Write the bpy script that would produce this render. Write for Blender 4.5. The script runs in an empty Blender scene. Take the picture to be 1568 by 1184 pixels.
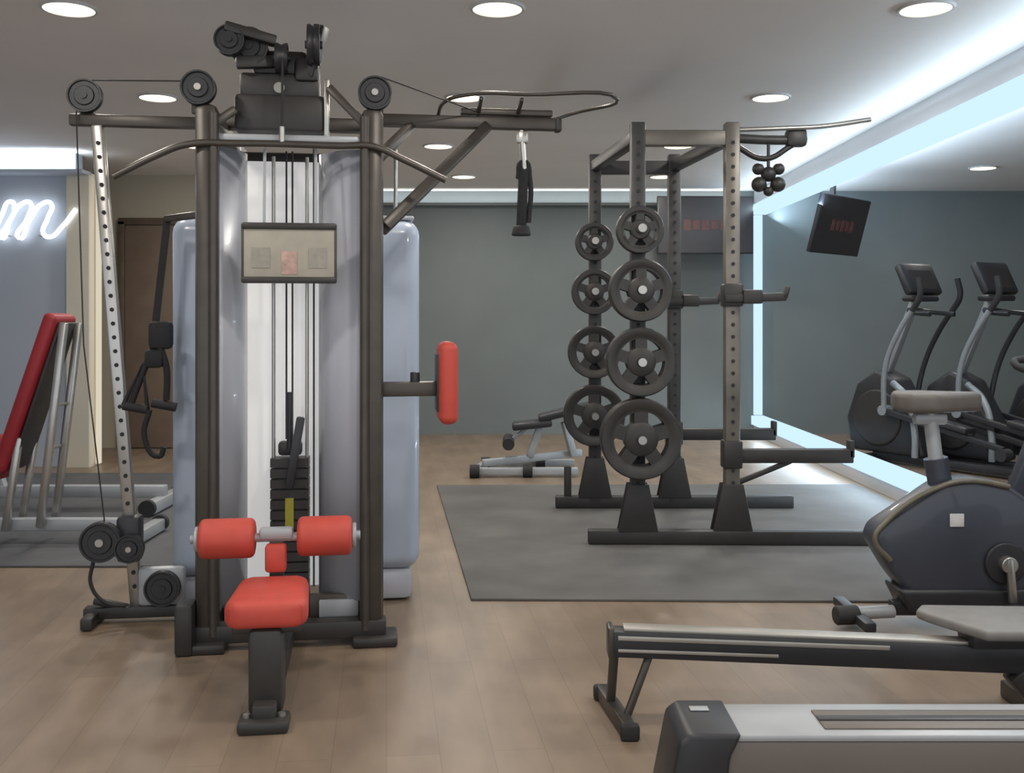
import bpy, bmesh, math
from mathutils import Vector, Matrix, Euler
scene=bpy.context.scene
COL=scene.collection
scene.view_settings.view_transform='Standard'

# ---------------------------------------------------------------- materials
def s2l(c):
    c=c/255.0
    return c/12.92 if c<=0.04045 else ((c+0.055)/1.055)**2.4
def rgb(r,g,b): return (s2l(r),s2l(g),s2l(b),1)
def mat(name,col,rough=.5,metal=0,noise=0.12,scale=12,bump=0.0,coat=0,emit=None,es=0):
    m=bpy.data.materials.new(name); m.use_nodes=True
    nt=m.node_tree; b=nt.nodes['Principled BSDF']
    b.inputs['Roughness'].default_value=rough; b.inputs['Metallic'].default_value=metal
    b.inputs['Coat Weight'].default_value=coat
    tc=nt.nodes.new('ShaderNodeTexCoord'); n=nt.nodes.new('ShaderNodeTexNoise')
    n.inputs['Scale'].default_value=scale; n.inputs['Detail'].default_value=4
    nt.links.new(tc.outputs['Object'],n.inputs['Vector'])
    r=nt.nodes.new('ShaderNodeValToRGB')
    r.color_ramp.elements[0].position=.3; r.color_ramp.elements[1].position=.7
    r.color_ramp.elements[0].color=tuple(c*(1-noise) for c in col[:3])+(1,)
    r.color_ramp.elements[1].color=tuple(min(1,c*(1+noise)) for c in col[:3])+(1,)
    nt.links.new(n.outputs['Fac'],r.inputs['Fac']); nt.links.new(r.outputs['Color'],b.inputs['Base Color'])
    if bump:
        bp=nt.nodes.new('ShaderNodeBump'); bp.inputs['Strength'].default_value=bump; bp.inputs['Distance'].default_value=.01
        nt.links.new(n.outputs['Fac'],bp.inputs['Height']); nt.links.new(bp.outputs['Normal'],b.inputs['Normal'])
    if emit:
        b.inputs['Emission Color'].default_value=emit; b.inputs['Emission Strength'].default_value=es
    return m
BLACK=mat('black_powder_coat',rgb(48,46,45),.45)
FRAME=mat('bronze_grey_frame_paint',rgb(76,71,66),.38,.35)
DARK=mat('dark_plastic',rgb(42,43,47),.42)
CHROME=mat('chrome_steel',rgb(180,178,174),.3,.85,.05)
ALU=mat('brushed_aluminium',rgb(176,172,165),.4,.6,.06)
SILVER=mat('silver_paint',rgb(166,170,174),.4,.2,.04)
RED=mat('red_vinyl',rgb(192,72,60),.55,0,.06,20,.05)
DRED=mat('dark_red_vinyl',rgb(146,34,44),.5,0,.06,20,.05)
ACRYL=mat('frosted_blue_acrylic',rgb(172,184,202),.3,0,.06,4,0,.3)
ACRYLG=mat('frosted_grey_acrylic',rgb(182,186,196),.3,0,.05,3,0,.3)
WHITEP=mat('white_shroud_panel_reflection_glow',rgb(228,227,222),.3,0,.03,3,0,.3,(.95,.97,1,1),.32)  # whiter colour and faint emission imitate a lamp reflection; panel has no light behind
RUB=mat('black_rubber',rgb(42,42,44),.75,0,.15,30)
MAT_R=mat('rubber_floor_mat',rgb(92,91,89),.75,0,.18,2.5,.05)
MAT_R2=mat('rubber_floor_mat_dark',rgb(82,84,87),.65,0,.14,5,.05)
IRON=mat('cast_iron_plate',rgb(60,58,56),.42,.3)
STRAP=mat('black_webbing',rgb(36,36,38),.8,0,.2,60)
UPR=mat('rack_grey_steel',rgb(70,69,69),.45,.3)
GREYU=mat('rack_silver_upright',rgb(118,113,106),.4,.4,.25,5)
GREYV=mat('saddle_vinyl',rgb(100,95,90),.5)
GREYW=mat('rower_seat_plastic',rgb(116,114,111),.5)
SHELL=mat('bike_navy_shell',rgb(58,63,74),.38,0,.06,4,0,.2)
OLIVE=mat('bike_trim_strip',rgb(106,102,90),.4,.3)
WHITE=mat('white_label',rgb(200,200,200),.5)
YEL=mat('yellow_label',rgb(150,146,50),.5)
BEIGE=mat('placard_print',rgb(166,161,148),.5,0,.15,6)
TAUPE=mat('rower_side_panel',rgb(106,99,93),.45,0,.05,3)
CREAM=mat('cream_trim_paint',rgb(210,204,188),.5,0,.03,2)
ELF=mat('elliptical_grey_arm',rgb(146,152,156),.4,.3,.04)
def emis(name,col,st):
    m=bpy.data.materials.new(name); m.use_nodes=True; nt=m.node_tree
    for n in list(nt.nodes): nt.nodes.remove(n)
    o=nt.nodes.new('ShaderNodeOutputMaterial'); e=nt.nodes.new('ShaderNodeEmission')
    e.inputs['Color'].default_value=col; e.inputs['Strength'].default_value=st
    nt.links.new(e.outputs[0],o.inputs[0]); return m
LAMP=emis('downlight_glow',(1,.84,.62,1),3)
LED=emis('led_cool_white',(.58,.80,.98,1),1.15)
NEON=emis('neon_white',(.88,.94,1,1),3)
WLED=emis('led_warm',(1,.9,.7,1),.7)

# wood floor
WOOD=bpy.data.materials.new('oak_plank_floor'); WOOD.use_nodes=True
nt=WOOD.node_tree; b=nt.nodes['Principled BSDF']
tc=nt.nodes.new('ShaderNodeTexCoord'); mp=nt.nodes.new('ShaderNodeMapping')
mp.inputs['Rotation'].default_value=(0,0,math.radians(83))
br=nt.nodes.new('ShaderNodeTexBrick'); br.offset=.37
br.inputs['Scale'].default_value=1; br.inputs['Brick Width'].default_value=1.3; br.inputs['Row Height'].default_value=.16
br.inputs['Mortar Size'].default_value=.0012; br.inputs['Bias'].default_value=0
br.inputs['Color1'].default_value=rgb(140,124,108); br.inputs['Color2'].default_value=rgb(132,116,100); br.inputs['Mortar'].default_value=rgb(116,100,86)
nt.links.new(tc.outputs['Object'],mp.inputs['Vector']); nt.links.new(mp.outputs[0],br.inputs['Vector'])
mp2=nt.nodes.new('ShaderNodeMapping'); mp2.inputs['Scale'].default_value=(1,3,1); 
nt.links.new(mp.outputs[0],mp2.inputs['Vector'])
ns=nt.nodes.new('ShaderNodeTexNoise'); ns.inputs['Scale'].default_value=2.4; ns.inputs['Detail'].default_value=5
nt.links.new(mp2.outputs[0],ns.inputs['Vector'])
rr=nt.nodes.new('ShaderNodeValToRGB'); rr.color_ramp.elements[0].position=.3; rr.color_ramp.elements[1].position=.75
rr.color_ramp.elements[0].color=(.74,.73,.72,1); rr.color_ramp.elements[1].color=(1.12,1.09,1.05,1)
nt.links.new(ns.outputs['Fac'],rr.inputs['Fac'])
mx=nt.nodes.new('ShaderNodeMix'); mx.data_type='RGBA'; mx.blend_type='MULTIPLY'; mx.inputs[0].default_value=1
nt.links.new(br.outputs['Color'],mx.inputs[6]); nt.links.new(rr.outputs['Color'],mx.inputs[7])
nt.links.new(mx.outputs[2],b.inputs['Base Color']); b.inputs['Roughness'].default_value=.4

WALLG=mat('grey_green_plaster',rgb(114,121,121),.8,0,.07,1.2)
WALLW=mat('pale_grey_plaster',rgb(176,184,196),.8,0,.03,1.2)
WALLB=mat('beige_plaster',rgb(186,178,160),.8,0,.04,1.5)
CEIL=mat('ceiling_paint',rgb(236,232,228),.85,0,.03,1)
HEAD=mat('header_paint',rgb(214,214,216),.85,0,.03,1)
DOORM=mat('brown_door_veneer',rgb(124,107,93),.5,0,.1,5)
DOORF=mat('door_frame_wood',rgb(100,86,74),.5)
SCREEN=mat('tv_screen',rgb(46,43,44),.3,0,.05)
SCRR=mat('tv_red_caption',rgb(84,52,49),.5,0,.3,30)

# ---------------------------------------------------------------- mesh helpers
def finish(name,bm,m,parent=None,loc=None,rot=None,smooth=True):
    me=bpy.data.meshes.new(name); bmesh.ops.recalc_face_normals(bm,faces=bm.faces[:]); bm.to_mesh(me); bm.free()
    if smooth:
        for p in me.polygons: p.use_smooth=True
        me.set_sharp_from_angle(angle=math.radians(38))
    o=bpy.data.objects.new(name,me); COL.objects.link(o)
    for x in (m if isinstance(m,(list,tuple)) else [m]): me.materials.append(x)
    if parent: o.parent=parent
    if loc: o.location=loc
    if rot: o.rotation_euler=rot
    return o
def group(name,loc=(0,0,0),yaw=0):
    e=bpy.data.objects.new(name,None); e.empty_display_size=.1; COL.objects.link(e)
    e.location=loc; e.rotation_euler=(0,0,math.radians(yaw)); return e
def box(par,name,c,s,m,bev=.008,rot=None,seg=2):
    bm=bmesh.new(); bmesh.ops.create_cube(bm,size=1)
    bmesh.ops.scale(bm,vec=s,verts=bm.verts[:])
    if bev>0:
        bmesh.ops.bevel(bm,geom=bm.edges[:],offset=min(bev,min(s)*.45),segments=seg,profile=.5,affect='EDGES')
    R=Euler([math.radians(a) for a in rot]).to_matrix().to_4x4() if rot else Matrix()
    bmesh.ops.transform(bm,matrix=Matrix.Translation(c)@R,verts=bm.verts[:])
    return finish(name,bm,m,par,smooth=bev>0)
def frame_to(p0,p1,up=(0,0,1)):
    p0=Vector(p0);p1=Vector(p1);d=(p1-p0);L=d.length;z=d.normalized()
    u=Vector(up)
    if abs(z.dot(u))>.98: u=Vector((0,1,0))
    x=u.cross(z).normalized(); y=z.cross(x)
    M=Matrix((x,y,z)).transposed().to_4x4(); M.translation=(p0+p1)/2
    return M,L
def beam(par,name,p0,p1,w,h,m,bev=.008,up=(0,0,1)):
    M,L=frame_to(p0,p1,up)
    bm=bmesh.new(); bmesh.ops.create_cube(bm,size=1); bmesh.ops.scale(bm,vec=(w,h,L),verts=bm.verts[:])
    if bev>0: bmesh.ops.bevel(bm,geom=bm.edges[:],offset=min(bev,w*.4,h*.4),segments=2,profile=.5,affect='EDGES')
    bmesh.ops.transform(bm,matrix=M,verts=bm.verts[:])
    return finish(name,bm,m,par)
def cyl(par,name,p0,p1,r,m,r2=None,seg=28,bev=0):
    M,L=frame_to(p0,p1)
    bm=bmesh.new(); bmesh.ops.create_cone(bm,cap_ends=True,segments=seg,radius1=r,radius2=r if r2 is None else r2,depth=L)
    if bev>0:
        ed=[e for e in bm.edges if abs(e.verts[0].co.z-e.verts[1].co.z)<1e-6]
        bmesh.ops.bevel(bm,geom=ed,offset=bev,segments=4,profile=.5,affect='EDGES')
    bmesh.ops.transform(bm,matrix=M,verts=bm.verts[:])
    return finish(name,bm,m,par)
def tube(par,name,pts,r,m,smooth=True,res=6,cyclic=False):
    cu=bpy.data.curves.new(name,'CURVE'); cu.dimensions='3D'; cu.bevel_depth=r; cu.bevel_resolution=3; cu.use_fill_caps=True
    if smooth:
        sp=cu.splines.new('BEZIER'); sp.bezier_points.add(len(pts)-1)
        for q,p in zip(sp.bezier_points,pts):
            q.co=p; q.handle_left_type='AUTO'; q.handle_right_type='AUTO'
        cu.resolution_u=res
    else:
        sp=cu.splines.new('POLY'); sp.points.add(len(pts)-1)
        for q,p in zip(sp.points,pts): q.co=(*p,1)
    sp.use_cyclic_u=cyclic
    o=bpy.data.objects.new(name+'_c',cu); COL.objects.link(o)
    dg=bpy.context.evaluated_depsgraph_get(); dg.update()
    me=bpy.data.meshes.new_from_object(o.evaluated_get(dg))
    bpy.data.objects.remove(o); bpy.data.curves.remove(cu)
    me.name=name; me.materials.clear(); me.materials.append(m)
    for p in me.polygons: p.use_smooth=True
    ob=bpy.data.objects.new(name,me); COL.objects.link(ob)
    if par: ob.parent=par
    return ob
def lathe_bm(bm,prof,axis='Y',seg=36,M=None):
    rings=[]
    for i in range(seg):
        a=2*math.pi*i/seg; ring=[]
        for r,h in prof:
            x,z=r*math.cos(a),r*math.sin(a)
            co=Vector((x,h,z)) if axis=='Y' else (Vector((h,x,z)) if axis=='X' else Vector((x,z,h)))
            if M: co=M@co
            ring.append(bm.verts.new(co))
        rings.append(ring)
    n=len(prof)
    for i in range(seg):
        A,B=rings[i],rings[(i+1)%seg]
        for j in range(n):
            k=(j+1)%n
            bm.faces.new((A[j],A[k],B[k],B[j]))
def pulley(par,name,c,r,t,axis='Y',m=DARK,hub=CHROME):
    bm=bmesh.new(); T=Matrix.Translation(c)
    prof=[(.012,-t/2),(r*.55,-t/2),(r*.6,-t*.3),(r*.85,-t*.3),(r*.9,-t/2),(r,-t/2),(r,-t*.3),(r*.88,0),(r,t*.3),(r,t/2),(r*.9,t/2),(r*.85,t*.3),(r*.6,t*.3),(r*.55,t/2),(.012,t/2)]
    lathe_bm(bm,prof,axis,32,T)
    o=finish(name,bm,m,par)
    v={'Y':Vector((0,1,0)),'X':Vector((1,0,0)),'Z':Vector((0,0,1))}[axis]
    c=Vector(c)
    cyl(par,name+'_hub',c-v*t*.7,c+v*t*.7,r*.2,hub,seg=16)
    return o
def prism(par,name,pts,y0,y1,m,bev=.01,axis='Y'):
    bm=bmesh.new()
    f=(lambda p,t:(p[0],t,p[1])) if axis=='Y' else ((lambda p,t:(t,p[0],p[1])) if axis=='X' else (lambda p,t:(p[0],p[1],t)))
    A=[bm.verts.new(f(p,y0)) for p in pts]; B=[bm.verts.new(f(p,y1)) for p in pts]
    n=len(pts); bm.faces.new(A); bm.faces.new(B[::-1])
    for i in range(n): bm.faces.new((A[i],B[i],B[(i+1)%n],A[(i+1)%n]))
    bmesh.ops.recalc_face_normals(bm,faces=bm.faces[:])
    if bev>0: bmesh.ops.bevel(bm,geom=bm.edges[:],offset=bev,segments=3,profile=.5,affect='EDGES')
    return finish(name,bm,m,par)
def holes(par,name,x,y,z0,z1,step,r=.011,lean=0):
    bm=bmesh.new(); z=z0
    while z<z1:
        M=Matrix.Translation((x+lean*(z-z0),y,z))@Matrix.Rotation(math.pi/2,4,'X')
        bmesh.ops.create_cone(bm,cap_ends=True,segments=12,radius1=r,radius2=r,depth=.004,matrix=M); z+=step
    return finish(name,bm,RUB,par)

# ---------------------------------------------------------------- room shell
def slab(name,x0,x1,y0,y1,z0,z1,m):
    return box(None,name,((x0+x1)/2,(y0+y1)/2,(z0+z1)/2),(x1-x0,y1-y0,z1-z0),m,0)
CH=2.8
slab('floor',-6.1,8.1,-2,12,-.1,0,WOOD)
slab('ceiling',-6.1,8.1,-2,12,CH,CH+.1,CEIL)
slab('wall_back',-2.1,8.1,11.8,11.95,0,CH,WALLG)
slab('wall_left',-6.15,-6,-2,12,0,CH,WALLW)
slab('wall_right',8,8.15,-2,12,0,CH,WALLG)
slab('wall_sign',-6,-3.9,9.15,9.3,0,CH,WALLW)
slab('wall_door',-6,-2.1,10.5,10.62,0,CH,WALLB)
slab('wall_door_return',-2.22,-2.1,10.62,11.8,0,CH,WALLB)
slab('trim_1',-3.96,-3.76,9.1,9.36,0,2.62,CREAM)
slab('trim_2',-3.74,-3.71,9.2,9.26,.02,2.6,WLED)
slab('baseboard_back',-2.1,2.6,11.775,11.8,0,.07,WALLG)
RX=2.79
slab('wall_header_right',RX,RX+.12,1.0,11.8,2.64,CH,HEAD)
slab('wall_curb_right',RX,RX+.12,5.2,11.8,0,.10,HEAD)
led=group('led_strip_frame')
box(led,'strip_top',(RX+.03,6.4,2.57),(.16,10.6,.11),LED,0)
box(led,'strip_bottom',(RX+.02,8.48,.17),(.14,6.5,.10),LED,0)
box(led,'strip_vertical',(RX+.02,11.70,1.37),(.09,.06,2.28),LED,0)
slab('trim_3',-2.1,2.7,11.66,11.8,2.62,2.65,WALLG)
slab('trim_4',-6,-3.76,8.95,9.15,2.60,2.63,WALLW)
d=group('door_1',(-3.52,10.5,0))
box(d,'leaf',(0,-.03,1.14),(.86,.045,2.26),DOORM,.004)
for sx in(-1,1): box(d,'jamb',(sx*.47,-.025,1.16),(.07,.06,2.32),DOORF,.004)
box(d,'head',(0,-.025,2.32),(1.0,.06,.07),DOORF,.004)
cyl(d,'handle',(.34,-.1,1.03),(.22,-.1,1.03),.011,CHROME); cyl(d,'spindle',(.34,-.05,1.03),(.34,-.105,1.03),.012,CHROME)

def mat_poly(name,pts,m,h=.012):
    prism(None,name,pts,0.0005,h,m,.003,'Z')
mat_poly('rubber_floor_mat',[(-.19,4.76),(2.72,4.70),(2.72,8.1),(-.59,8.06)],MAT_R)
mat_poly('rubber_floor_mat',[(-5.6,5.4),(-1.78,5.4),(-2.45,8.7),(-5.6,8.7)],MAT_R2)

# neon sign
sg=group('neon_gym_sign',(-4.60,9.12,2.04))
S=.34
mp_=[(0,.2),(.05,.6),(.13,.95),(.19,.8),(.13,.3),(.09,0),(.16,.45),(.28,.9),(.37,.92),(.37,.5),(.31,.0),(.40,.45),(.53,.9),(.63,.9),(.62,.5),(.6,.12),(.68,.02),(.82,.3),(.95,.75)]
yp=[(-.5,.9),(-.53,.4),(-.46,.08),(-.34,.2),(-.24,.9),(-.26,.3),(-.34,-.5),(-.48,-.75),(-.5,-.5),(-.3,-.1),(0,.2)]
gp=[(-.85,.85),(-1.0,.95),(-1.14,.6),(-1.1,.1),(-.95,.05),(-.84,.4),(-.83,.9),(-.86,.1),(-.95,-.6),(-1.1,-.65),(-1.08,-.4),(-.8,0),(-.6,.4),(-.5,.9)]
for nm,pp in(('letter_m',mp_),('letter_y',yp),('letter_g',gp)):
    tube(sg,nm,[(p[0]*.72+p[1]*.06,-.03,p[1]*S) for p in pp],.019,NEON)
for x in(-.5,-.1,.12,.4): cyl(sg,'standoff',(x,0.03,.02),(x,-.03,.02),.006,CHROME,seg=8)

# ---------------------------------------------------------------- lights
def light(name,loc,power,size,col,shape='DISK',rot=(0,0,0),sy=None,parent=None):
    L=bpy.data.lights.new(name,'AREA'); L.shape=shape; L.size=size; L.energy=power; L.color=col
    if sy: L.size_y=sy
    o=bpy.data.objects.new(name,L); COL.objects.link(o); o.location=loc; o.rotation_euler=[math.radians(a) for a in rot]
    if parent: o.parent=parent
    return o
def downlight(x,y,p=17):
    g=group('ceiling_downlight',(x,y,CH))
    bm=bmesh.new(); lathe_bm(bm,[(.118,0),(.118,-.012),(.128,-.012),(.134,-.004),(.134,0)],'Z',36)
    finish('bezel',bm,WHITE,g)
    cyl(g,'lens',(0,0,-.001),(0,0,-.008),.119,LAMP,seg=36)
    light('lamp',(0,0,-.02),p,.2,(1,.94,.86),parent=g)
for r,(yy,x0) in enumerate([(1.0,-1.65),(3.0,-1.9),(4.9,-2.12),(6.85,-2.37),(8.75,-2.68),(10.6,-2.55)]):
    for c in range(3):
        x=x0+2.05*c
        if r==5 and c==0: continue
        downlight(x,yy)
for (x,y) in [(4.6,10.0),(4.7,7.0),(4.9,4.0)]: downlight(x,y,14)
light('cove_lamp_back',(.3,11.70,2.67),7,4.6,(.92,.96,1),'RECTANGLE',(150,0,0),.06)
light('cove_lamp_sign',(-4.8,9.0,2.65),7,2.0,(.80,.9,1),'RECTANGLE',(150,0,0),.06)
light('led_lamp_top',(RX-.08,7.5,2.56),32,.05,(.66,.84,1),'RECTANGLE',(0,120,0),8.5)
light('led_lamp_alcove',(RX+.25,7.5,2.45),110,.06,(.60,.80,1),'RECTANGLE',(0,-150,0),8.5)
light('led_lamp_bottom',(RX-.08,8.4,.22),30,.05,(.66,.84,1),'RECTANGLE',(0,60,0),6)
w=bpy.data.worlds.new('World'); scene.world=w; w.use_nodes=True
w.node_tree.nodes['Background'].inputs[0].default_value=(.90,.95,1,1); w.node_tree.nodes['Background'].inputs[1].default_value=1.25

# ---------------------------------------------------------------- cable machine
g=group('multi_station_cable_machine',(-.89,4.12,0),8)
for sx,n in((-1,'left'),(1,'right')):
    beam(g,'front_post_'+n,(sx*.325,0,.03),(sx*.325,0,2.16),.088,.10,FRAME,.03,up=(0,1,0))
    cyl(g,'post_tube_'+n,(sx*.325-sx*.03,-.045,.06),(sx*.325-sx*.03,-.045,2.12),.02,FRAME)
    beam(g,'rear_post_'+n,(sx*.325,1.5,.03),(sx*.325,1.5,2.16),.08,.09,FRAME,.03,up=(0,1,0))
    box(g,'front_foot_'+n,(sx*.335,-.02,.02),(.18,.16,.04),BLACK,.012)
    box(g,'rear_foot_'+n,(sx*.335,1.5,.02),(.18,.16,.04),BLACK,.012)
    beam(g,'top_rail_'+n,(sx*.325,.0,2.13),(sx*.325,1.5,2.13),.06,.06,FRAME)
    beam(g,'base_rail_'+n,(sx*.325,.0,.07),(sx*.325,1.5,.07),.06,.07,BLACK)
    pulley(g,'post_top_pulley_'+n,(sx*.345-.01,-.03,2.22),.068,.045,'Y')
    box(g,'pulley_bracket_'+n,(sx*.345-.01,.02,2.19),(.07,.02,.13),FRAME,.01)
beam(g,'base_front',(-.38,-.02,.065),(.38,-.02,.065),.08,.07,BLACK)
beam(g,'base_second',(-.3,.25,.07),(.3,.25,.07),.06,.06,BLACK)
box(g,'base_riser',(.19,.06,.13),(.24,.04,.11),FRAME,.01); box(g,'base_riser_plate',(.19,.035,.13),(.16,.02,.07),SILVER,.005)
beam(g,'base_rear',(-.38,1.5,.065),(.38,1.5,.065),.08,.07,BLACK)
box(g,'corner_guard',(-.40,-.05,.10),(.07,.12,.2),BLACK,.015)
beam(g,'top_crossbar',(-.30,-.01,2.03),(.30,-.01,2.03),.05,.03,SILVER)
beam(g,'top_rear_crossbar',(-.33,1.5,2.13),(.33,1.5,2.13),.06,.06,FRAME)
beam(g,'mid_crossbar',(-.36,.42,2.17),(.36,.42,2.17),.06,.06,FRAME)
box(g,'tower_housing',(-.05,.14,2.15),(.36,.16,.15),BLACK,.015)
box(g,'tower_housing_upper',(-.05,.14,2.265),(.32,.14,.10),BLACK,.015)
box(g,'tower_lower_box',(-.03,.42,1.97),(.5,.1,.14),BLACK,.02)
cyl(g,'tower_badge',(-.05,.05,2.25),(-.05,.065,2.25),.022,CHROME)
box(g,'tower_plate',(-.05,.10,2.36),(.22,.05,.10),BLACK,.02)
pulley(g,'tower_pulley_left',(-.17,.05,2.41),.078,.04,'Y',hub=DARK)
beam(g,'tower_fork_left',(-.26,.0,2.475),(-.06,.03,2.43),.06,.04,BLACK)
beam(g,'tower_fork_left_low',(-.22,.03,2.34),(-.06,.07,2.36),.04,.05,BLACK)
pulley(g,'tower_pulley_left_end',(-.24,.0,2.42),.06,.045,'Y',hub=DARK)
pulley(g,'tower_pulley_mid',(-.04,.05,2.37),.06,.05,'X',hub=DARK)
pulley(g,'tower_pulley_right',(.09,.02,2.42),.082,.05,'X',hub=DARK)
beam(g,'tower_fork_right',(.07,.08,2.30),(.12,.06,2.51),.06,.05,BLACK)
box(g,'tower_fork_base',(.06,.1,2.33),(.1,.1,.1),BLACK,.02)
box(g,'tower_side_chrome',(.14,.06,2.17),(.022,.04,.24),CHROME,.008)
beam(g,'tower_strut_right',(.15,.02,2.25),(.33,-.02,2.06),.04,.035,FRAME)
beam(g,'tower_strut_left',(-.22,.02,2.15),(-.33,-.02,2.06),.04,.035,FRAME)
tube(g,'lat_pulldown_bar',[(-.67,-.06,1.86),(-.5,-.06,1.95),(-.40,-.06,1.99),(-.2,-.06,2.0),(.2,-.06,2.0),(.33,-.06,2.0),(.45,-.06,1.95),(.62,-.06,1.87)],.014,FRAME)
cyl(g,'lat_bar_swivel',(-.03,-.06,2.0),(-.03,-.06,2.07),.012,CHROME)
tube(g,'lat_cable',[(-.03,-.06,2.05),(-.03,-.03,2.35)],.005,RUB,False)
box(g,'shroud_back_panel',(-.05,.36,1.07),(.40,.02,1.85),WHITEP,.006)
def curved(name,u0,u1,v0,v1,z0,z1,m,bulge=.05,n=8):
    bm=bmesh.new(); A=[];B=[]
    du,dv=u1-u0,v1-v0; L=math.hypot(du,dv); nx,ny=dv/L,-du/L
    for i in range(n+1):
        t=i/n; q=bulge*math.sin(math.pi*t)
        x=u0+du*t+nx*q; y=v0+dv*t+ny*q
        A.append(bm.verts.new((x,y,z0))); B.append(bm.verts.new((x,y,z1)))
    for i in range(n): bm.faces.new((A[i],A[i+1],B[i+1],B[i]))
    o=finish(name,bm,m,g); md=o.modifiers.new('thickness','SOLIDIFY'); md.thickness=.008; return o
curved('shroud_wing_left',-.29,-.20,.02,.20,.16,2.0,ACRYLG,.02)
curved('shroud_wing_right',.11,.29,.18,.02,.16,2.0,ACRYLG,.03)
for x in(-.09,.05): cyl(g,'guide_rod',(x,.25,.12),(x,.25,2.0),.008,CHROME,seg=14)
for x in(-.035,-.01): cyl(g,'stack_cable',(x,.23,.8),(x,.23,2.02),.004,RUB,seg=8)
cyl(g,'stack_cable_front',(.085,.12,.2),(.085,.12,2.02),.004,RUB,seg=8)
bm=bmesh.new()
for i in range(14):
    M=Matrix.Translation((-.02,.25,.13+i*.044))@Matrix.Diagonal((.16,.1,.036,1)); bmesh.ops.create_cube(bm,size=1,matrix=M)
finish('weight_stack',bm,BLACK,g,smooth=False)
box(g,'stack_head',(-.02,.25,.76),(.1,.06,.06),BLACK,.015)
cyl(g,'selector_rod',(-.02,.22,.76),(-.02,.22,1.0),.013,DARK)
beam(g,'selector_lever',(-.02,.16,.6),(.03,.16,.90),.035,.03,DARK)
box(g,'stack_label',(-.02,.195,.48),(.035,.005,.15),YEL,0)
box(g,'placard_board',(-.0,-.075,1.57),(.355,.012,.22),BEIGE,.004)
box(g,'placard_top_edge',(-.0,-.08,1.675),(.37,.022,.026),BLACK,.008); box(g,'placard_bottom_edge',(0,-.08,1.462),(.37,.022,.026),BLACK,.008)
for sx in(-1,1): box(g,'placard_side_edge',(sx*.18,-.076,1.57),(.010,.016,.21),FRAME,.004)
box(g,'placard_figure',(.0,-.0825,1.53),(.06,.002,.09),mat('placard_figure',rgb(182,152,142),.5,0,.3,25),0)
for q in(-.11,.11): box(g,'placard_text_block',(q,-.0825,1.55),(.07,.002,.08),mat('placard_text',rgb(150,146,136),.5,0,.1,40),0)
for x in(-.1,.1): beam(g,'placard_hanger',(x,-.05,1.60),(x,-.02,2.01),.012,.004,SILVER,.001)
box(g,'side_shroud_left',(-.375,.78,.96),(.38,.52,1.62),ACRYL,.07,seg=5)
box(g,'side_shroud_right',(.355,.80,.96),(.38,.52,1.62),ACRYL,.07,seg=5)
box(g,'side_shroud_foot_left',(-.37,.78,.08),(.3,.44,.15),ACRYLG,.03); box(g,'side_shroud_foot_right',(.36,.8,.08),(.3,.44,.15),ACRYLG,.03)
for sx in(-1,1):
    box(g,'side_shroud_cap',(sx*.37,.79,1.78),(.30,.42,.02),ACRYLG,.008)
    for q in(-.07,.07): cyl(g,'side_guide_rod',(sx*.37+q,.79,1.78),(sx*.37+q,.79,2.13),.01,CHROME,seg=12)
beam(g,'left_beam',(-.36,.45,2.17),(-.97,.45,2.17),.05,.05,FRAME)
pulley(g,'left_end_pulley',(-.90,.42,2.27),.072,.04,'Y',hub=DARK)
box(g,'left_end_bracket',(-.90,.46,2.22),(.06,.02,.1),FRAME,.01)
tube(g,'left_top_cable',[(-.9,.42,2.338),(-.36,.2,2.3)],.003,RUB,False)
beam(g,'adjustable_column',(-.855,.45,2.15),(-.69,.45,.05),.050,.052,CHROME,.008,up=(0,1,0))
holes(g,'column_holes',-.695,.421,.15,2.1,.06,.009,-.0786)
tube(g,'column_cable',[(-.93,.40,2.2),(-.90,.40,1.2),(-.80,.38,.36)],.003,RUB,False)
box(g,'carriage',(-.715,.43,.36),(.10,.10,.2),DARK,.02)
pulley(g,'carriage_pulley',(-.82,.36,.36),.085,.045,'Y'); pulley(g,'carriage_pulley_small',(-.70,.35,.33),.06,.04,'Y')
beam(g,'carriage_arm',(-.83,.39,.44),(-.70,.40,.27),.03,.03,BLACK)
tube(g,'carriage_handle_loop',[(-.85,.36,.28),(-.86,.36,.18),(-.8,.36,.1),(-.72,.37,.08)],.008,RUB)
beam(g,'column_base',(-.9,.42,.045),(-.33,.42,.045),.07,.05,BLACK); beam(g,'column_foot',(-.86,.28,.03),(-.86,.58,.03),.05,.05,BLACK)
beam(g,'column_foot_arm',(-.86,.40,.1),(-.72,.42,.06),.03,.03,BLACK)
box(g,'low_pulley_guard',(-.58,.42,.15),(.2,.05,.17),SILVER,.03); pulley(g,'low_pulley',(-.57,.375,.15),.075,.04,'Y',hub=DARK)
beam(g,'strap_arm',(-.36,.3,1.76),(-.56,.38,1.74),.03,.03,FRAME)
beam(g,'strap_arm_mount',(-.33,0,1.76),(-.36,.32,1.76),.03,.03,FRAME)
beam(g,'strap_upper',(-.55,.38,1.74),(-.6,.38,1.28),.03,.008,STRAP,0)
box(g,'strap_pocket',(-.575,.37,1.24),(.10,.06,.12),STRAP,.02); box(g,'strap_buckle',(-.60,.36,1.14),(.08,.05,.08),STRAP,.02)
tube(g,'strap_left',[(-.6,.37,1.2),(-.66,.37,1.05),(-.7,.37,.94)],.014,STRAP); tube(g,'strap_right',[(-.58,.36,1.2),(-.55,.36,1.1),(-.55,.36,.96)],.014,STRAP)
cyl(g,'strap_grip_left',(-.73,.37,.94),(-.63,.37,.92),.02,RUB); cyl(g,'strap_grip_right',(-.61,.36,.95),(-.51,.36,.93),.02,RUB)
tube(g,'strap_triangle',[(-.73,.37,.94),(-.65,.37,1.12),(-.63,.37,.92)],.01,STRAP,False)
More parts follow.
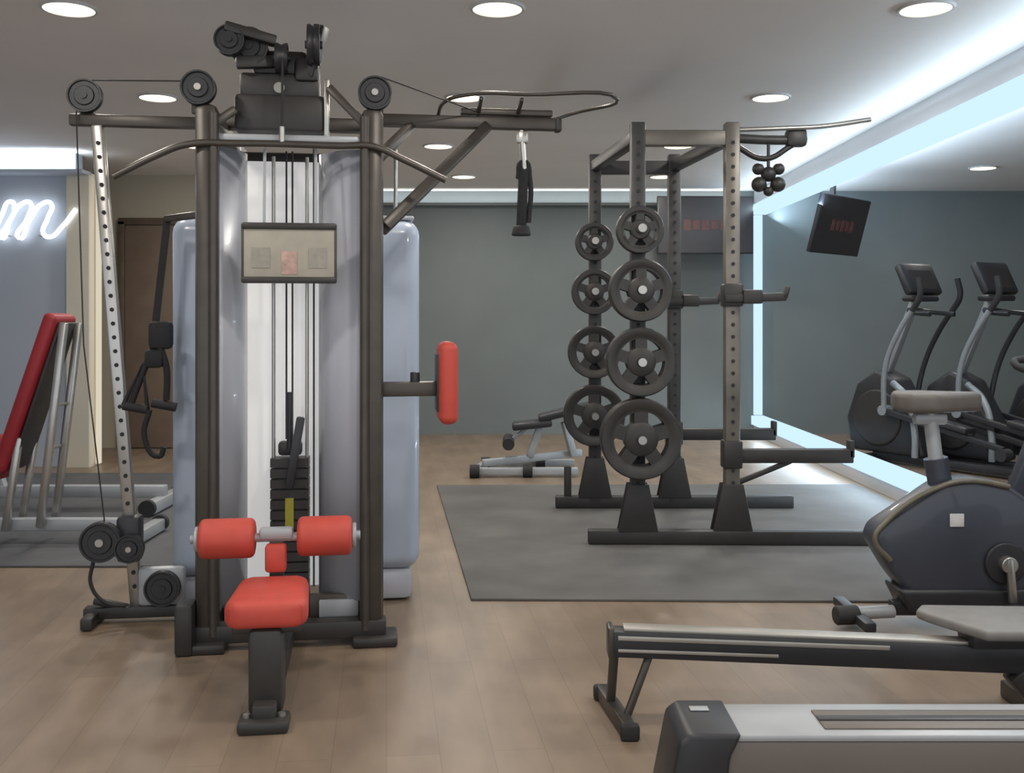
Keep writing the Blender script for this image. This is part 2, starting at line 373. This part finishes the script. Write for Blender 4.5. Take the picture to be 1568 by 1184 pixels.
tube(g,'strap_loop',[(-.62,.36,.92),(-.64,.36,.8),(-.58,.36,.72),(-.56,.36,.76)],.012,STRAP)
beam(g,'right_beam',(.34,.42,2.2),(1.16,.42,2.2),.055,.055,FRAME)
box(g,'right_beam_cap',(1.17,.42,2.2),(.03,.065,.065),BLACK,.008)
beam(g,'right_brace',(.84,.42,2.18),(.37,.04,1.68),.05,.075,FRAME,.01,up=(0,1,0))
beam(g,'right_short_brace',(.5,.42,2.18),(.35,.1,1.98),.04,.04,FRAME)
tube(g,'right_top_cable',[(.36,-.02,2.29),(.8,.38,2.24)],.003,RUB,False)
tube(g,'pull_up_bar',[(.62,.42,2.23),(.64,.34,2.27),(.74,.28,2.295),(1.0,.26,2.30),(1.42,.30,2.30),(1.25,.5,2.27),(1.16,.44,2.23)],.009,FRAME)
for x in(.80,.98): beam(g,'pull_up_rib',(x,.26,2.28),(x,.42,2.23),.02,.02,FRAME)
box(g,'pull_up_top_plate',(.93,.40,2.245),(.42,.05,.03),FRAME,.008)
cyl(g,'swivel_chain',(1.0,.42,2.17),(1.015,.42,1.98),.014,CHROME)
box(g,'hanging_pulley_clip',(1.005,.42,2.14),(.05,.03,.06),CHROME,.01)
beam(g,'tricep_strap',(1.012,.42,2.0),(1.0,.42,1.72),.045,.03,STRAP,.01,up=(0,1,0))
tube(g,'tricep_strap_loop',[(.985,.42,1.95),(1.01,.42,2.03),(1.04,.42,1.95),(1.035,.42,1.75)],.012,STRAP)
cyl(g,'tricep_strap_end',(1.0,.42,1.735),(1.0,.42,1.69),.036,RUB,.046,bev=.008)
beam(g,'side_pad_arm',(.35,.04,1.02),(.6,.06,1.02),.055,.06,FRAME)
cyl(g,'side_pad_knob',(.5,.05,1.04),(.5,.05,1.09),.02,DARK,bev=.006)
box(g,'side_pad',(.635,.07,1.045),(.08,.2,.34),RED,.034,seg=5); box(g,'side_pad_board',(.597,.07,1.045),(.02,.14,.24),BLACK,.006)
U=-.02
beam(g,'seat_base_beam',(U,-.04,.06),(U,-.88,.045),.075,.07,BLACK)
box(g,'seat_front_foot',(U,-.86,.02),(.16,.11,.04),BLACK,.012)
box(g,'seat_column',(U,-.76,.165),(.11,.14,.28),BLACK,.02)
cyl(g,'seat_bolt_left',(U-.055,-.86,.04),(U-.055,-.86,.05),.012,CHROME); cyl(g,'seat_bolt_right',(U+.055,-.86,.04),(U+.055,-.86,.05),.012,CHROME)
beam(g,'seat_brace',(U,-.68,.2),(U,-.3,.08),.05,.05,FRAME)
prism(g,'seat_board',[(U-.11,-.80),(U+.11,-.80),(U+.09,-.47),(U-.09,-.47)],.285,.31,BLACK,.006,'Z')
prism(g,'seat_cushion',[(U-.135,-.80),(U-.10,-.835),(U+.10,-.835),(U+.135,-.80),(U+.12,-.50),(U+.09,-.46),(U-.09,-.46),(U-.12,-.50)],.305,.395,RED,.028,'Z')
beam(g,'thigh_post',(U,-.40,.06),(U,-.40,.53),.05,.05,FRAME)
box(g,'thigh_post_red_block',(U-.0,-.44,.45),(.075,.05,.1),RED,.012)
cyl(g,'thigh_axle',(U-.30,-.42,.52),(U+.30,-.42,.52),.016,SILVER)
for sx in(-1,1):
    cyl(g,'thigh_roller',(U+sx*.075,-.42,.52),(U+sx*.27,-.42,.52),.071,RED,bev=.02)
    cyl(g,'thigh_roller_cap',(U+sx*.27,-.42,.52),(U+sx*.285,-.42,.52),.045,SILVER,bev=.004)
box(g,'thigh_bracket',(U,-.42,.535),(.12,.05,.04),SILVER,.01)

# ---------------------------------------------------------------- power rack
g=group('power_rack')
FY,RY=5.94,7.08
ups={'fl':(.728,FY),'fr':(1.273,FY),'rl':(.573,RY),'rr':(1.12,RY)}
for k,(x,y) in ups.items():
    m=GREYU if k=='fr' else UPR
    beam(g,'upright_'+k,(x,y,.05),(x,y,2.45),.085,.085,m,.01,up=(0,1,0))
    holes(g,'upright_holes_'+k,x,y-.045,.3,2.4,.07,.011)
    prism(g,'gusset_'+k,[(x-.115,.085),(x+.115,.085),(x+.06,.36),(x-.06,.36)],y-.05,y-.035,BLACK,.003)
    prism(g,'gusset_back_'+k,[(x-.115,.085),(x+.115,.085),(x+.06,.36),(x-.06,.36)],y+.035,y+.05,BLACK,.003)
beam(g,'foot_front',(.44,FY,.053),(2.12,FY-.04,.053),.08,.08,BLACK); beam(g,'foot_rear',(.30,RY,.053),(1.94,RY,.053),.08,.08,BLACK)
beam(g,'plate_peg_rear_foot',(.385,RY,.05),(.385,RY,.30),.05,.05,BLACK)
beam(g,'top_front',(.728,FY,2.36),(1.273,FY,2.36),.07,.09,GREYU); beam(g,'top_rear',(.573,RY,2.36),(1.12,RY,2.36),.07,.09,UPR)
beam(g,'top_side_left',(.728,FY,2.37),(.573,RY,2.37),.07,.07,UPR); beam(g,'top_side_right',(1.273,FY,2.37),(1.12,RY,2.37),.07,.07,UPR)
tube(g,'pull_up_straight',[(1.3,FY+.05,2.37),(1.5,FY+.05,2.36),(1.72,FY+.05,2.36)],.028,UPR)
box(g,'pull_up_end_block',(1.66,FY+.05,2.37),(.12,.08,.10),BLACK,.02)
tube(g,'pull_up_wide',[(1.3,FY,2.41),(1.6,FY,2.42),(1.8,FY,2.43),(2.08,FY,2.47)],.014,CHROME)
tube(g,'pull_up_inner',[(1.3,FY+.05,2.33),(1.48,FY+.05,2.25),(1.64,FY+.05,2.33)],.017,BLACK)
tube(g,'rope_hanger',[(1.5,FY+.05,2.36),(1.5,FY+.05,2.2)],.01,BLACK)
bm=bmesh.new()
for dx,dz,r in((-.055,-.06,.045),(.055,-.06,.045),(0,.0,.045),(-.06,.03,.035),(.06,.03,.035),(0,-.1,.03)):
    bmesh.ops.create_icosphere(bm,subdivisions=3,radius=r,matrix=Matrix.Translation((1.5+dx,FY+.05,2.16+dz)))
finish('ball_grips',bm,BLACK,g)
for nm,x,y in(('front',1.273,FY),('rear',1.12,RY)):
    beam(g,'j_hook_'+nm,(x-.05,y-.06,1.43),(x+.30,y-.06,1.44),.04,.05,BLACK); beam(g,'j_hook_lip_'+nm,(x+.29,y-.06,1.43),(x+.31,y-.06,1.50),.04,.03,BLACK)
    beam(g,'j_hook_block_'+nm,(x+.05,y-.06,1.44),(x+.16,y-.06,1.44),.07,.08,BLACK)
    box(g,'j_hook_sleeve_'+nm,(x,y-.01,1.45),(.11,.12,.13),BLACK,.01)
    beam(g,'safety_arm_'+nm,(x+.03,y,.52),(x+.70,y,.52),.07,.08,BLACK); box(g,'safety_arm_tip_'+nm,(x+.69,y,.56),(.03,.07,.1),BLACK,.006)
    box(g,'safety_sleeve_'+nm,(x,y,.53),(.11,.11,.16),BLACK,.01)
beam(g,'safety_arm_brace',(1.3,FY,.36),(1.62,FY,.49),.03,.03,BLACK)
def plate(name,c,R,t=.035):
    bm=bmesh.new()
    lathe_bm(bm,[(R*.68,-t*.3),(R*.76,-t*.35),(R*.80,-t/2),(R*.97,-t/2),(R,-t*.3),(R,t*.3),(R*.97,t/2),(R*.78,t/2),(R*.68,t*.3)],'Y',48)
    lathe_bm(bm,[(.026,-t/2),(R*.36,-t/2),(R*.42,-t*.3),(R*.42,t*.3),(R*.36,t/2),(.026,t/2)],'Y',32)
    for i in range(5):
        a=math.pi/2+i*2*math.pi/5
        M=Matrix.Rotation(-a,4,'Y')@Matrix.Translation((R*.55,0,0))@Matrix.Diagonal((R*.34,t*.55,R*.34,1))
        bmesh.ops.create_cube(bm,size=1,matrix=M)
    o=finish(name,bm,IRON); o.location=c; return o
for i,(z,R) in enumerate([(1.82,.135),(1.475,.178),(1.07,.195),(.635,.228)]):
    cyl(g,'peg_front',(.728,FY-.03,z),(.728,FY-.24,z),.024,CHROME,seg=20)
    plate('weight_plate',(.728,FY-.08,z),R); plate('weight_plate',(.728,FY-.125,z),R)
    if i>0: plate('weight_plate',(.728,FY-.17,z),R)
for z,R in[(1.84,.13),(1.50,.155),(1.09,.18),(.66,.21)]:
    cyl(g,'peg_rear',(.56,RY-.03,z),(.56,RY-.22,z),.024,CHROME,seg=20)
    plate('weight_plate',(.56,RY-.08,z),R); plate('weight_plate',(.56,RY-.125,z),R)

# ---------------------------------------------------------------- televisions
def tv(loc,yaw,tilt,w,h):
    t=group('wall_television',loc); t.rotation_euler=(math.radians(tilt),0,math.radians(yaw))
    box(t,'bezel',(0,0,0),(w,.045,h),DARK,.008); box(t,'screen',(0,-.024,0),(w-.03,.004,h-.03),SCREEN,0)
    for i in range(5): box(t,'caption_block',(-.2+i*.1,-.028,.0),(.075,.003,.1 if i%2 else .12),SCRR,0)
    box(t,'rear_case',(0,.04,0),(w*.6,.05,h*.6),DARK,.015)
    return t
t=tv((2.13,11.3,2.36),0,0,1.06,.64); beam(t,'wall_bracket',(0,.05,0),(0,.5,0),.1,.1,BLACK)
t=tv((3.36,10.5,2.28),46,15,1.05,.60); beam(t,'ceiling_bracket',(0,.08,0),(0,.2,.47),.05,.05,BLACK)

# ---------------------------------------------------------------- incline bench (left)
g=group('incline_weight_bench',(-2.8,6.0,0.012))
def sp(name,p0,p1,t,depth,m,bev=.03):
    M,L=frame_to((p0[0],0,p0[1]),(p1[0],0,p1[1]),(0,1,0))
    bm=bmesh.new(); bmesh.ops.create_cube(bm,size=1); bmesh.ops.scale(bm,vec=(t,depth,L),verts=bm.verts[:])
    bmesh.ops.bevel(bm,geom=bm.edges[:],offset=bev,segments=4,profile=.5,affect='EDGES')
    bmesh.ops.transform(bm,matrix=M,verts=bm.verts[:]); return finish(name,bm,m,g)
sp('backrest',(.16,1.33),(-.15,.42),.085,.29,DRED)
sp('seat',(-.50,.46),(-.16,.40),.08,.29,DRED)
sp('backrest_board',(.20,1.28),(-.08,.44),.02,.22,BLACK,.004)
for y in(-.1,.1):
    beam(g,'rear_upright',(.22,y,1.28),(.08,y,.10),.04,.045,CHROME,up=(0,1,0)); beam(g,'support',(-.04,y,.62),(-.12,y,.08),.04,.04,CHROME,up=(0,1,0))
for z in(.55,.8): beam(g,'ladder_rung',(.12 if z<.6 else .15,-.1,z),(.12 if z<.6 else .15,.1,z),.02,.02,CHROME)
beam(g,'base_spine',(-.75,0,.10),(.62,0,.10),.07,.07,SILVER)
beam(g,'base_cross_front',(.64,-.28,.045),(.64,.28,.045),.07,.07,SILVER); beam(g,'base_cross_rear',(-.75,-.28,.045),(-.75,.28,.045),.07,.07,SILVER)
for y in(-.29,.29): cyl(g,'base_cap',(.64,y-.02,.05),(.64,y+.02,.05),.05,RUB)
g=group('flat_weight_bench',(-3.0,7.05,0.012))
beam(g,'base_spine',(-.9,0,.12),(.62,0,.12),.08,.08,SILVER); beam(g,'base_cross',(.6,-.3,.05),(.6,.3,.05),.08,.08,SILVER); beam(g,'base_cross_rear',(-.9,-.3,.05),(-.9,.3,.05),.08,.08,SILVER)
beam(g,'post_front',(-.5,0,.12),(-.6,0,.42),.06,.06,SILVER); beam(g,'post_rear',(-.85,0,.12),(-.9,0,.42),.06,.06,SILVER)
box(g,'pad',(-.95,0,.46),(.8,.3,.08),DRED,.03,seg=4)
for y in(-.31,.31): cyl(g,'base_cap',(.6,y-.02,.055),(.6,y+.02,.055),.055,RUB)

# ---------------------------------------------------------------- low bench behind rack
g=group('adjustable_dumbbell_bench',(.05,8.75,0))
beam(g,'spine',(-.3,-.1,.10),(.55,.15,.16),.07,.06,SILVER)
beam(g,'cross_front',(-.38,-.22,.05),(.5,-.20,.05),.06,.06,SILVER); beam(g,'cross_rear',(-.28,.25,.05),(.5,.3,.05),.06,.06,SILVER)
beam(g,'left_tie',(-.36,-.22,.05),(-.28,.25,.05),.06,.06,SILVER)
for x,y in((-.36,-.25),(.08,-.22),(-.28,.22),(.2,.25)): cyl(g,'wheel',(x-.04,y,.055),(x+.04,y,.055),.055,RUB)
beam(g,'post',(.1,0,.14),(.2,0,.44),.06,.06,SILVER)
beam(g,'post_back',(.48,.05,.14),(.4,.02,.44),.06,.06,SILVER)
box(g,'seat_pad',(.12,0,.42),(.34,.26,.06),DARK,.02,(0,-6,0)); box(g,'back_pad',(.42,0,.53),(.5,.26,.06),DARK,.02,(0,-14,0))
cyl(g,'leg_roller',(-.08,-.2,.27),(-.08,.2,.27),.05,RUB); beam(g,'roller_arm',(-.08,0,.27),(.1,0,.40),.03,.03,SILVER)

# ---------------------------------------------------------------- elliptical trainers
def elliptical(loc,yaw):
    g=group('elliptical_trainer',loc,yaw)
    beam(g,'base_spine',(-.1,0,.06),(1.45,0,.06),.1,.07,DARK)
    beam(g,'foot_front',(-.1,-.28,.04),(-.1,.28,.04),.08,.07,DARK); beam(g,'foot_rear',(1.42,-.28,.04),(1.42,.28,.04),.08,.07,DARK)
    prism(g,'drive_housing',[(-.28,.1),(-.34,.4),(-.22,.72),(.0,.86),(.2,.78),(.42,.4),(.5,.1)],-.13,.13,DARK,.035)
    cyl(g,'flywheel_cover',(.02,-.15,.42),(.02,.15,.42),.26,BLACK,bev=.02)
    beam(g,'mast',(.02,0,.8),(.34,0,1.52),.07,.06,ELF)
    box(g,'console',(.36,0,1.67),(.08,.46,.30),DARK,.03,(0,-25,0)); box(g,'console_screen',(.40,0,1.67),(.01,.3,.18),SCREEN,0,(0,-25,0))
    box(g,'console_tray',(.38,0,1.50),(.18,.3,.05),DARK,.02)
    for s in(-1,1):
        tube(g,'swing_arm',[(.16,s*.22,.50),(.22,s*.27,.9),(.36,s*.28,1.2),(.52,s*.28,1.42)],.024,ELF if s<0 else DARK)
        tube(g,'swing_grip',[(.50,s*.28,1.39),(.58,s*.28,1.52),(.56,s*.27,1.68)],.026,RUB)
        tube(g,'fixed_handle',[(.30,s*.05,1.40),(.40,s*.16,1.38),(.60,s*.17,1.36)],.022,DARK)
        beam(g,'pedal_arm',(.16,s*.22,.50),(1.30,s*.2,.26),.045,.05,DARK)
        box(g,'pedal',(.82,s*.2,.42),(.38,.15,.05),DARK,.015,(0,10,0))
        cyl(g,'pivot',(.16,s*.14,.50),(.16,s*.25,.50),.045,ELF); cyl(g,'rear_roller',(1.30,s*.14,.22),(1.30,s*.25,.22),.05,RUB)
    tube(g,'front_fork',[(.2,-.15,.75),(.36,-.16,.62),(.44,-.16,.3),(.44,-.16,.1)],.03,ELF)
    return g
elliptical((3.44,9.45,0),-58)
elliptical((4.00,9.20,0),-58)
elliptical((4.72,9.00,0),-58)

# ---------------------------------------------------------------- exercise bike
g=group('exercise_bike',(1.925,4.4,0.012))
poly=[(-.405,.36),(-.38,.42),(-.11,.60),(.02,.625),(.17,.60),(.36,.47),(.40,.30),(.30,.10),(.05,.055),(-.20,.07),(-.32,.22)]
prism(g,'drive_shell',poly,-.085,.085,SHELL,.03)
prism(g,'shell_lower_skirt',[(-.25,.06),(-.30,.16),(.34,.16),(.30,.04)],-.10,.10,DARK,.02)
tube(g,'shell_trim',[(-.33,-.085,.28),(-.395,-.085,.37),(-.36,-.085,.43),(-.11,-.085,.595),(.02,-.085,.615),(.17,-.085,.59)],.012,OLIVE)
box(g,'badge',(-.052,-.089,.45),(.06,.006,.055),WHITE,.002)
cyl(g,'crank_cover',(.15,-.08,.27),(.15,-.105,.27),.088,DARK,bev=.008); cyl(g,'crank_hub',(.15,-.1,.27),(.15,-.14,.27),.035,CHROME,bev=.006)
beam(g,'crank_arm',(.15,-.13,.30),(.165,-.13,.11),.034,.022,CHROME,up=(0,1,0)); box(g,'pedal',(.17,-.2,.10),(.11,.1,.03),DARK,.008)
beam(g,'crank_arm_far',(.15,.11,.27),(.13,.11,.44),.022,.034,CHROME); box(g,'pedal_far',(.13,.18,.45),(.11,.1,.03),DARK,.008); cyl(g,'crank_axle',(.15,-.1,.27),(.15,.12,.27),.02,CHROME)
cyl(g,'front_foot_tube',(-.30,-.03,.05),(-.47,-.06,.05),.027,SILVER); cyl(g,'front_foot_cap',(-.46,-.06,.045),(-.56,-.075,.045),.04,RUB,bev=.01)
beam(g,'front_foot_plate',(-.46,-.22,.035),(-.46,.2,.035),.05,.04,DARK); beam(g,'rear_foot',(.42,-.25,.04),(.42,.25,.04),.06,.06,DARK); beam(g,'foot_spine',(-.3,0,.06),(.42,0,.06),.06,.06,DARK)
cyl(g,'seat_sleeve',(-.08,0,.56),(-.105,0,.70),.05,SHELL); cyl(g,'seat_post',(-.10,0,.66),(-.13,0,.90),.03,SILVER)
box(g,'seat_clamp',(-.13,0,.87),(.14,.06,.05),SILVER,.015)
prism(g,'saddle',[(-.28,-.02),(-.26,-.115),(-.14,-.125),(-.0,-.05),(.09,-.025),(.09,.025),(-.0,.05),(-.14,.125),(-.26,.115),(-.28,.02)],.90,.985,GREYV,.025,'Z')
beam(g,'front_mast',(.24,0,.55),(.44,0,1.05),.07,.07,SHELL); tube(g,'handlebar',[(.44,-.24,1.12),(.34,-.22,1.10),(.46,-.1,1.05),(.46,.1,1.05),(.34,.22,1.10),(.44,.24,1.12)],.017,RUB)
box(g,'console',(.50,0,1.2),(.05,.24,.2),DARK,.02,(0,20,0))

# ---------------------------------------------------------------- rowing machine
g=group('rowing_machine')
beam(g,'rail',(.32,3.32,.263),(2.2,3.26,.205),.075,.085,DARK)
beam(g,'rail_top_track',(.36,3.32,.309),(2.2,3.26,.252),.06,.012,ALU,.003)
beam(g,'rail_side_stripe',(.34,3.279,.285),(1.2,3.252,.262),.004,.014,ALU,.001)
beam(g,'rail_side_lower_stripe',(.34,3.279,.245),(.85,3.265,.232),.004,.010,ALU,.001)
box(g,'rail_end_cap',(.318,3.32,.266),(.018,.085,.10),FRAME,.006)
beam(g,'rear_leg',(.335,3.34,.24),(.325,3.38,.04),.03,.03,FRAME,up=(0,1,0))
beam(g,'rear_leg_diagonal',(.45,3.32,.23),(.365,3.26,.04),.025,.025,FRAME,up=(0,1,0))
beam(g,'rear_foot_bar',(.31,3.52,.03),(.365,3.18,.03),.045,.045,FRAME)
box(g,'foot_pad_near',(.366,3.18,.025),(.06,.04,.05),RUB,.01); box(g,'foot_pad_far',(.31,3.52,.025),(.06,.04,.05),RUB,.01)
box(g,'seat_carriage',(1.55,3.28,.29),(.2,.12,.05),DARK,.01)
prism(g,'seat',[(1.34,3.40),(1.36,3.34),(1.46,3.15),(1.80,3.14),(1.84,3.22),(1.84,3.36),(1.78,3.44),(1.38,3.46)],.312,.345,GREYW,.012,'Z')
box(g,'front_frame',(1.78,3.27,.13),(.16,.12,.14),BLACK,.02)
beam(g,'front_leg',(1.72,3.0,.03),(1.72,3.55,.03),.06,.06,BLACK); beam(g,'front_strut',(1.6,3.27,.18),(1.72,3.27,.04),.07,.06,BLACK)
cyl(g,'flywheel_housing',(2.25,3.18,.32),(2.25,3.34,.32),.26,DARK,bev=.02); beam(g,'flywheel_stand',(2.25,3.0,.03),(2.25,3.5,.03),.06,.06,BLACK)
for s in(-1,1): box(g,'foot_rest',(1.98,3.26+s*.14,.34),(.03,.12,.3),DARK,.01,(0,35,0))
beam(g,'monitor_arm',(2.25,3.26,.55),(2.1,3.26,.95),.04,.04,BLACK); box(g,'monitor',(2.08,3.26,1.0),(.04,.2,.16),DARK,.015)

g=group('rowing_machine')
box(g,'body',(1.6,2.69,.155),(2.2,.21,.17),TAUPE,.012)
box(g,'body_top',(1.6,2.69,.247),(2.2,.215,.018),SILVER,.006)
box(g,'seat_track',(1.75,2.68,.2575),(1.9,.125,.006),TAUPE,.002)
box(g,'seat_track_rib',(1.75,2.68,.2615),(1.9,.03,.004),DARK,.001)
prism(g,'end_cap',[(.40,.0),(.385,.06),(.42,.24),(.45,.262),(.58,.262),(.55,.20),(.53,.0)],2.57,2.815,DARK,.012)
box(g,'end_cap_badge',(.50,2.74,.264),(.05,.03,.003),SILVER,.001)
box(g,'front_foot',(2.3,2.69,.035),(.12,.5,.07),DARK,.01)
cyl(g,'flywheel_housing',(2.75,2.58,.36),(2.75,2.80,.36),.30,DARK,bev=.02)
box(g,'flywheel_foot',(2.75,2.69,.04),(.2,.4,.08),DARK,.01)

# ---------------------------------------------------------------- camera
cd=bpy.data.cameras.new('camera'); cd.lens=36; cd.sensor_width=36; cd.sensor_fit='HORIZONTAL'; cd.shift_y=-100/1568
cd.clip_start=.05
cam=bpy.data.objects.new('camera',cd); COL.objects.link(cam); cam.location=(0,0,1.3); cam.rotation_euler=(math.pi/2,0,0)
scene.camera=cam
